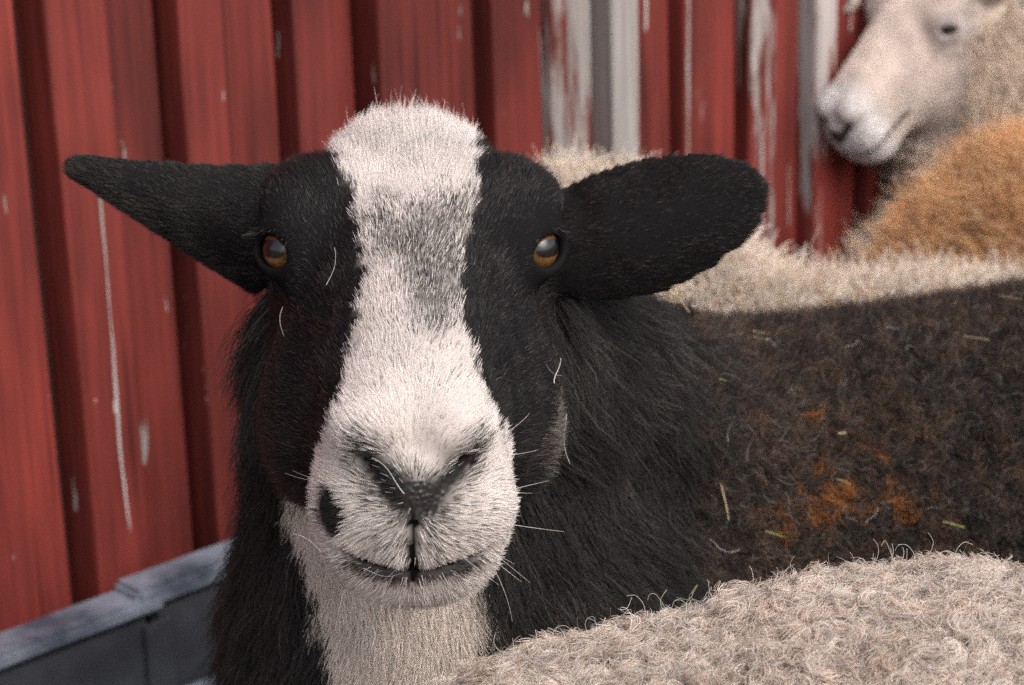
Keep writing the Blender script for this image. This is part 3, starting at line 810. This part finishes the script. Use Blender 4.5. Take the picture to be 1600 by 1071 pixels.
# ------------------------------------------------------------------ the other sheep of the flock
def grow_sheep(label, spine, radii, neck, head, ears, legs, fwd, fine_box=None, res=.011, fine=.004, name='sheep', tail=None, lid=1.0):
    O, R, Fv, U, sc = head
    def parts(P):
        hd = head_sdf(*to_local(P, O, R, Fv, U, sc), lid=lid) * sc
        nk = None
        for a in range(len(neck) - 1):
            d = cone(P, neck[a][0], neck[a + 1][0], neck[a][1], neck[a + 1][1]); nk = d if nk is None else smin(nk, d, .05)
        bd = None
        for a in range(len(spine) - 1):
            d = cone(P, spine[a], spine[a + 1], radii[a], radii[a + 1]); bd = d if bd is None else smin(bd, d, .06)
        for (x, y, zt, hind) in legs:
            J, rr = leg_pts(x, y, zt, fwd, hind)
            for a in range(4): bd = smin(bd, cone(P, J[a], J[a + 1], rr[a], rr[a + 1]), .015)
        if tail is not None: bd = smin(bd, cone(P, tail[0], tail[1], .035, .018), .03)
        er = None
        for e in ears:
            d = ear_sdf(P, *e); er = d if er is None else np.minimum(er, d)
        return hd, nk, bd, er
    pts = np.array(list(spine) + [q[0] for q in neck] + [O + Fv * .2 * sc, O - Fv * .12 * sc] + [e[1] for e in ears] + [e[0] for e in ears])
    m = max(radii) + .06
    lo, hi = pts.min(0) - m, pts.max(0) + m; lo[2] = -.012
    if fine_box is not None: c, hf = fine_box
    else: c, hf = O + Fv * .03 * sc, .0
    ax = [graded(lo[k], hi[k], max(c[k] - hf, lo[k]), min(c[k] + hf, hi[k]), fine if hf else res, res) for k in range(3)]
    G = (ax[0][:, None, None].astype(np.float32), ax[1][None, :, None].astype(np.float32), ax[2][None, None, :].astype(np.float32))
    hd, nk, bd, er = parts(G)
    D = smin(smin(hd, smin(nk, bd, .05), .02), er, .01).astype(np.float32); D[:, :, ax[2] < 0] = .01
    for k in range(3):
        sl = [slice(None)] * 3; sl[k] = 0; D[tuple(sl)] = np.maximum(D[tuple(sl)], .01); sl[k] = -1; D[tuple(sl)] = np.maximum(D[tuple(sl)], .01)
    Vv, Qq = surface_nets(ax[0], ax[1], ax[2], D)
    mid = (np.asarray(spine[0]) + np.asarray(spine[-1])) / 2
    root = empty(name, (mid[0], mid[1], 0)); tag(root, label, 'sheep')
    return root, Vv, Qq, parts
def finish_sheep(root, Vv, Qq, col):
    me = mesh_np('sheep_body', Vv, Qq); me.materials.append(M_SKIN); skin_col(me, col); return link('body', me, root)
def frame_from(f, u):
    f = unit(f); u = np.asarray(u, float); u = unit(u - f * (u @ f)); return np.cross(u, f), f, u

# ---- pale fleece in front: back and rump of a cream sheep, head beyond the frame
def cream_front():
    Zc = 1.035
    SP = [c2w(.070, -.322, Zc), c2w(.20, -.318, Zc), c2w(.45, -.360, Zc + .01), c2w(.72, -.37, Zc + .02)]
    RD = [.178, .188, .188, .18]
    f = unit([1, .05, -.25]); R, f, U = frame_from(f, [0.2, 0, 1])
    O = SP[-1] + np.array([.30, .02, .20])
    neck = [(SP[-1] + [.05, 0, .02], .14), (O - f * .04 - U * .05, .08)]
    ears = [(O + R * s * .06 - f * .06, O + R * s * .16 - f * .09, U, .035, .4 * s) for s in (1, -1)]
    legs = [(SP[0][0] + .02, SP[0][1] + s * .09, .33, 1) for s in (1, -1)] + [(SP[-1][0] - .02, SP[-1][1] + s * .09, .33, 0) for s in (1, -1)]
    root, Vv, Qq, parts = grow_sheep('cream curly fleeced sheep showing only its woolly back in front of the black sheep', SP, RD, neck, (O, R, f, U, 1.0), ears, legs, (1, 0),
                                     tail=(SP[0] + [-.16, 0, .06], SP[0] + [-.19, 0, -.10]))
    finish_sheep(root, Vv, Qq, np.tile([.42, .33, .27], (len(Vv), 1)))
    for s in (1, -1): add_eye(root, O, R, f, U, s, M_EYE2)
    if not FUR: return
    vn = vert_normals(Vv, Qq)
    def wb(c, nn): return view_weight(c, nn, .06, .06) * np.where(c[:, 2] > .2, 1, .2) * np.where(c[:, 0] > O[0] - .05, .3, 1)
    nc = 11500
    c, i, T, _ = tri_sample(Vv, Qq, nc, wb); nn = nrm(vn[T[i, 0]] + vn[T[i, 1]] + vn[T[i, 2]])
    hd = head_sdf(*to_local((c[:, 0], c[:, 1], c[:, 2]), O, R, f, U)); keep = hd > .02; c, nn = c[keep], nn[keep]
    P, I = fleece(c, nn, np.tile([-.3, -.2, -.3], (len(c), 1)), 30, .011 + .011 * noise(c, 55, 23), .0019, .0040, 1.7, 13, .05, .45, .5, .25)
    m = len(P); b = noise(c, 30, 21)[I]; b2 = noise(c, 120, 22)[I]; rr = rng.random(m)
    col = np.array([.82, .705, .625]) * (rng.uniform(.8, 1.1, m) * (.82 + .3 * b2) * rng.uniform(.62, 1.08, len(c))[I])[:, None]
    tan = rr < .16 + .5 * np.clip(b - .5, 0, 1); col[tan] *= np.array([.80, .66, .52])
    dk = rr > .985; col[dk] = [.10, .07, .05]
    curves_obj('fleece', P, rng.uniform(.00013, .00024, m), col, M_FLEECE, root, .4)
    # single hairs standing off the wool
    n = 1000
    p, i, T, _ = tri_sample(Vv, Qq, n, wb); nn = nrm(vn[T[i, 0]] + vn[T[i, 1]] + vn[T[i, 2]])
    P = comb_hair(p + nn * .008, nn, rng.normal(size=(n, 3)), rng.uniform(.008, .020, n), rng.uniform(.4, 1.3, n), 9, .3, curl=.22, freq=1.4)
    cc = np.where((rng.random(n) < .2)[:, None], [.16, .11, .08], [.74, .67, .60]) * rng.uniform(.7, 1.1, n)[:, None]
    curves_obj('stray_wool', P, .00013, cc, M_FLEECE, root, .5)
cream_front()

# ---- cream sheep behind the black one, its head hidden behind the black sheep's
def cream_behind():
    Zc = 2.0
    SP = [at(1215, 682, Zc), at(1420, 662, Zc + .01), at(1900, 625, Zc + .05), at(2150, 630, Zc + .08)]
    RD = [.098, .108, .115, .11]
    SP = [q + np.array([0, 0, -.0]) for q in SP]
    f = unit(v2w(-.85, -.35, .25)); R, f, U = frame_from(f, v2w(0, 1, -.1))
    O = at(820, 372, 2.02)
    neck = [(SP[0] + [.05, 0, .0], .10), (at(990, 450, 2.02), .07), (O - f * .05 - U * .03, .062)]
    ears = [(O + R * s * .05 - f * .05, O + R * s * .07 - f * .13 - U * .03, U, .022, .3 * s) for s in (1, -1)]
    legs = [(SP[0][0], SP[0][1] + s * .06, .28, 0) for s in (1, -1)] + [(SP[-1][0], SP[-1][1] + s * .06, .28, 1) for s in (1, -1)]
    root, Vv, Qq, parts = grow_sheep('cream woolly sheep between the black sheep and barn wall, head hidden behind the black one', SP, RD, neck, (O, R, f, U, .72), ears, legs, (-1, 0))
    finish_sheep(root, Vv, Qq, np.tile([.45, .37, .30], (len(Vv), 1)))
    for s in (1, -1): add_eye(root, O, R, f, U, s, M_EYE2, .72)
    if not FUR: return
    vn = vert_normals(Vv, Qq)
    def wb(c, nn): return view_weight(c, nn, .1, .1) * np.where(c[:, 2] > .18, 1, .15)
    nc = 4600
    c, i, T, _ = tri_sample(Vv, Qq, nc, wb); nn = nrm(vn[T[i, 0]] + vn[T[i, 1]] + vn[T[i, 2]])
    P, I = fleece(c, nn, np.tile([.4, 0, -.3], (len(c), 1)), 12, .026, .006, .004, .8, 6, .3, .8, .4)
    m = len(P); b = noise(c, 25, 31)[I]
    col = np.array([.80, .70, .60]) * (rng.uniform(.75, 1.1, m) * (.8 + .35 * b))[:, None]
    t = rng.random(m) < .15; col[t] *= np.array([.8, .6, .42])
    curves_obj('fleece', P, rng.uniform(.0004, .0007, m), col, M_FLEECE, root, .4)
cream_behind()

# ---- ginger fleece beside the wall
def ginger():
    SP = [c2w(.575, .028, 2.30), c2w(.80, .05, 2.33), c2w(1.22, .02, 2.40)]
    RD = [.178, .185, .18]
    f = unit([1, .2, -.1]); R, f, U = frame_from(f, [0, 0, 1])
    O = SP[-1] + np.array([.30, .08, .22])
    neck = [(SP[-1] + [.05, 0, .03], .13), (O - f * .04 - U * .05, .08)]
    ears = [(O + R * s * .06 - f * .06, O + R * s * .16 - f * .09, U, .035, .4 * s) for s in (1, -1)]
    legs = [(SP[0][0] + .02, SP[0][1] + s * .09, .28, 1) for s in (1, -1)] + [(SP[-1][0] - .02, SP[-1][1] + s * .09, .28, 0) for s in (1, -1)]
    root, Vv, Qq, parts = grow_sheep('ginger fleeced sheep seen from its shaggy rump below the beige sheep', SP, RD, neck, (O, R, f, U, 1.0), ears, legs, (1, .1),
                                     tail=(SP[0] + [-.15, 0, .05], SP[0] + [-.18, 0, -.10]))
    finish_sheep(root, Vv, Qq, np.tile([.22, .10, .04], (len(Vv), 1)))
    for s in (1, -1): add_eye(root, O, R, f, U, s, M_EYE2)
    if not FUR: return
    vn = vert_normals(Vv, Qq)
    def wb(c, nn): return view_weight(c, nn, .08, .06) * np.where(c[:, 2] > .2, 1, .15)
    nc = 4200
    c, i, T, _ = tri_sample(Vv, Qq, nc, wb); nn = nrm(vn[T[i, 0]] + vn[T[i, 1]] + vn[T[i, 2]])
    P, I = fleece(c, nn, np.tile([-.3, 0, .3], (len(c), 1)), 12, .034, .006, .005, .7, 6, .28, .6, .5)
    m = len(P); b = noise(c, 22, 41)[I]; b2 = noise(c, 60, 42)[I]
    col = np.array([.74, .41, .20]) * (rng.uniform(.75, 1.1, m) * (.6 + .75 * b))[:, None]
    t = rng.random(m) < .22 + .5 * np.clip(b2 - .55, 0, 1); col[t] = np.array([.80, .58, .36]) * rng.uniform(.7, 1.1, t.sum())[:, None]
    curves_obj('fleece', P, rng.uniform(.0004, .0007, m), col, M_FLEECE, root, .4)
ginger()

# ---- beige sheep looking past, face in three quarter view
def beige():
    f = unit(v2w(-.128, -.146, -.050)); R, f, U = frame_from(f, v2w(-.50, .55, -.62))
    B = np.stack([R, f, U], 1)
    eyep = at(1481, 42, 2.55); sgn = 1
    O = eyep - B @ (EYE_C * np.array([sgn, 1, 1])) * .86
    def L(r, ff, u): return O + B @ np.array([r, ff, u]) * .86
    SP = [c2w(.78, .06, 2.80), c2w(1.05, .05, 2.85), c2w(1.5, .04, 2.95)]
    RD = [.17, .18, .18]
    neck = [(L(0, -.05, -.05), .085), (c2w(.60, .13, 2.72), .11), (c2w(.74, .06, 2.80), .15), (c2w(.49, .06, 2.68), .085)]
    ears = [(at(1526, 32, 2.575), at(1600, -62, 2.50), v2w(1, .5, -.1), .030, -.6), (at(1335, 2, 2.60), at(1285, -16, 2.62), v2w(.2, .9, 0), .024, .4)]
    legs = [(SP[0][0], SP[0][1] + s * .09, .30, 0) for s in (1, -1)] + [(SP[-1][0], SP[-1][1] + s * .09, .30, 1) for s in (1, -1)]
    root, Vv, Qq, parts = grow_sheep('beige sheep with pale muzzle looking along the red barn wall', SP, RD, neck, (O, R, f, U, .86), ears, legs, (-1, -.1), lid=1.1, fine_box=(L(0, .04, -.02), .17), fine=.0032)
    def tone(P_):
        q = (P_ - O) @ B / .86
        k = sstep(.13, .165, q[:, 1]) * (np.abs(q[:, 0]) < .08); hdm = ((q[:, 1] > -.12) & (q[:, 2] > -.13) & (np.abs(q[:, 0]) < .09))
        b = (noise(P_, 26, 51) - .5)
        face = np.array([.58, .485, .43])[None] * (1 + b * .35 + (noise(P_, 60, 53) - .5) * .4)[:, None]
        face = face * (1 - k[:, None]) + np.array([.68, .64, .62]) * k[:, None]
        for s in (1, -1):
            d = np.linalg.norm(q - EYE_C * np.array([s, 1, 1]), axis=1); e = sstep(.032, .018, d)[:, None]
            face = face * (1 - e * .25) + np.array([.60, .60, .66]) * e * .25
        for s in (1, -1):
            face = np.where((np.linalg.norm(q - EYE_C * np.array([s, 1, 1]), axis=1) < .0168)[:, None], [.06, .045, .04], face)
        wool = np.array([.78, .64, .52])[None] * (.75 + .5 * noise(P_, 18, 52))[:, None]
        c = np.where(hdm[:, None], face, wool)
        dm = q[:, 2] - (-.064 + 4.8 * q[:, 0] ** 2)
        lip = (np.abs(dm) < .0032) & hdm & (q[:, 1] > .11) & (np.abs(q[:, 0]) < .05)
        nos = np.linalg.norm((q - np.array([0, .196, -.030])) * np.array([.8, 1, 1]), axis=1) < .010
        nl = np.abs(np.abs(q[:, 0]) - np.interp(q[:, 1], [.165, .2], [.028, .008])) + np.abs(q[:, 2] - np.interp(q[:, 1], [.165, .2], [-.003, -.03])) < .0075
        c = np.where((lip | nos | (nl & (q[:, 1] > .165)))[:, None], [.05, .04, .04], c)  # dark lips; shade of the mouth slit and nostrils painted into the colour
        d0 = head_sdf(*[q[:, a] for a in range(3)], carve=False)
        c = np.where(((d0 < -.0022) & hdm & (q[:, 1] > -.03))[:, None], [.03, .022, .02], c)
        return c, hdm, d0, q
    col, hdm, d0, q = tone(Vv)
    finish_sheep(root, Vv, Qq, col * .9)
    for s in (1, -1): add_eye(root, O, R, f, U, s, M_EYE2, .86)
    if not FUR: return
    vn = vert_normals(Vv, Qq)
    n = 26000
    p, i, T, _ = tri_sample(Vv, Qq, n, lambda c, nn: view_weight(c, nn, .1, .05) * (((c - O) @ B)[:, 1] > -.12) * (((c - O) @ B)[:, 2] > -.12))
    nn = nrm(vn[T[i, 0]] + vn[T[i, 1]] + vn[T[i, 2]]); col, hdm, d0, q = tone(p)
    er = parts((p[:, 0], p[:, 1], p[:, 2]))[3] < .004
    ok = (hdm & (d0 > -.0018)) | er
    for s in (1, -1):
        e = q - EYE_C * np.array([s, 1, 1]); ok &= np.linalg.norm(e, axis=1) > .0164
    fl = nrm((q - np.array([0, .205, -.02])) @ B.T)
    P = comb_hair(p[ok], nn[ok], fl[ok], rng.uniform(.004, .007, ok.sum()), np.full(ok.sum(), .18), 4, .15)
    cc = col[ok] * 1.08 * rng.uniform(.85, 1.15, ok.sum())[:, None]
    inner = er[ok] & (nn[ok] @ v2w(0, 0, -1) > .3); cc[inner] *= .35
    curves_obj('fur', P, .0004, cc, M_FUR, root, .3)
    nc = 2600
    def wb(c, nn):
        qq = (c - O) @ B / .86; hm = (qq[:, 1] > -.11) & (qq[:, 2] > -.12) & (np.abs(qq[:, 0]) < .09)
        return view_weight(c, nn, .1, .08) * np.where(c[:, 2] > .2, 1, .15) * np.where(hm, 0, 1)
    c, i, T, _ = tri_sample(Vv, Qq, nc, wb); nn = nrm(vn[T[i, 0]] + vn[T[i, 1]] + vn[T[i, 2]])
    e = parts((c[:, 0], c[:, 1], c[:, 2]))[3] > .01; c, nn = c[e], nn[e]
    P, I = fleece(c, nn, np.tile([.2, 0, -.6], (len(c), 1)), 12, .028, .006, .004, .7, 6, .3, .8, .5)
    cc, _, _, _ = tone(c); cc = cc[I] * rng.uniform(.75, 1.15, len(P))[:, None]
    curves_obj('fleece', P, rng.uniform(.0004, .0007, len(P)), cc, M_FLEECE, root, .4)
beige()

# ------------------------------------------------------------------ loose hairs, whiskers and hay caught in the coat
def loose():
    def pick(n, wf):
        p, i, T, _ = tri_sample(V1, Q1, n, wf); return p, nrm(vn1[T[i, 0]] + vn1[T[i, 1]] + vn1[T[i, 2]])
    def wbody(c, nn): return view_weight(c, nn, .02, .05) * (c[:, 0] > .09) * (c[:, 2] > .2)
    def whead(c, nn): return view_weight(c, nn, .0, .0) * (c[:, 0] < .16) * (c[:, 2] > .45)
    n = 60
    p, nn = pick(n, wbody)
    P = comb_hair(p + nn * .015, nn, rng.normal(size=(n, 3)), rng.uniform(.008, .026, n), rng.uniform(.0, .35, n), 10, .2, curl=.22, freq=.7)
    cc = np.array([.62, .58, .55]) * rng.uniform(.4, 1.1, n)[:, None]
    curves_obj('stray_hair', P, rng.uniform(.00009, .0002, n), cc, M_LONG, root1, .5)
    n = 20
    p, nn = pick(n, whead)
    P = comb_hair(p + nn * .003, nn, rng.normal(size=(n, 3)), rng.uniform(.010, .026, n), rng.uniform(.0, .3, n), 12, .1, curl=.20, freq=.4)
    curves_obj('stray_hair', P, rng.uniform(.00013, .00025, n), np.array([.62, .60, .60]) * rng.uniform(.5, 1.1, n)[:, None], M_LONG, root1, .5)
    # whiskers round the lips
    n = 30
    p, nn = pick(n, lambda c, k: view_weight(c, k, .2, 0) * ((((c - O1) @ B1)[:, 1] > .12) & (((c - O1) @ B1)[:, 2] < -.03)))
    q = (p - O1) @ B1; fl = nrm((q - np.array([0, .2, -.02])) @ B1.T)
    P = comb_hair(p, nn, fl, rng.uniform(.014, .034, n), rng.uniform(.5, 1.1, n), 7, .2)
    curves_obj('whiskers', P, .00011, np.tile([.62, .57, .54], (n, 1)), M_LONG, root1, .4)
    # lashes on the upper lids
    LP, LC = [], []
    for s in (1, -1):
        gz, h, v = eye_axes(s); cen = EYE_C * np.array([s, 1, 1])
        for k in range(46):
            t = rng.uniform(-1, 1); a = cen + gz * .0125 + h * (.0112 * t) + v * (.0094 * math.sqrt(max(0, 1 - t * t)) + .0008)
            d = unit(gz * .8 + v * rng.uniform(-.1, .5) + h * (t * .5 + rng.normal() * .15)); ln = rng.uniform(.006, .011)
            pt = [a + d * ln * q_ - v * .35 * ln * q_ * q_ for q_ in np.linspace(0, 1, 6)]
            LP.append([O1 + B1 @ x for x in pt]); LC.append(np.array([.02, .017, .016]) if rng.random() < .8 else np.array([.16, .14, .14]))
    curves_obj('eyelashes', np.array(LP), .00014, np.array(LC), M_LONG, root1, .3)
    # hay
    n = 44
    p, nn = pick(n, wbody)
    P = comb_hair(p + nn * .014, nn, rng.normal(size=(n, 3)), rng.uniform(.006, .024, n), rng.uniform(.0, .5, n), 4, .1)
    cc = np.where((rng.random(n) < .3)[:, None], [.30, .33, .12], [.60, .46, .27]) * rng.uniform(.6, 1.1, n)[:, None]
    curves_obj('hay_bits', P, rng.uniform(.00025, .0005, n), cc, M_FLEECE, root1, .8)
if FUR: loose()
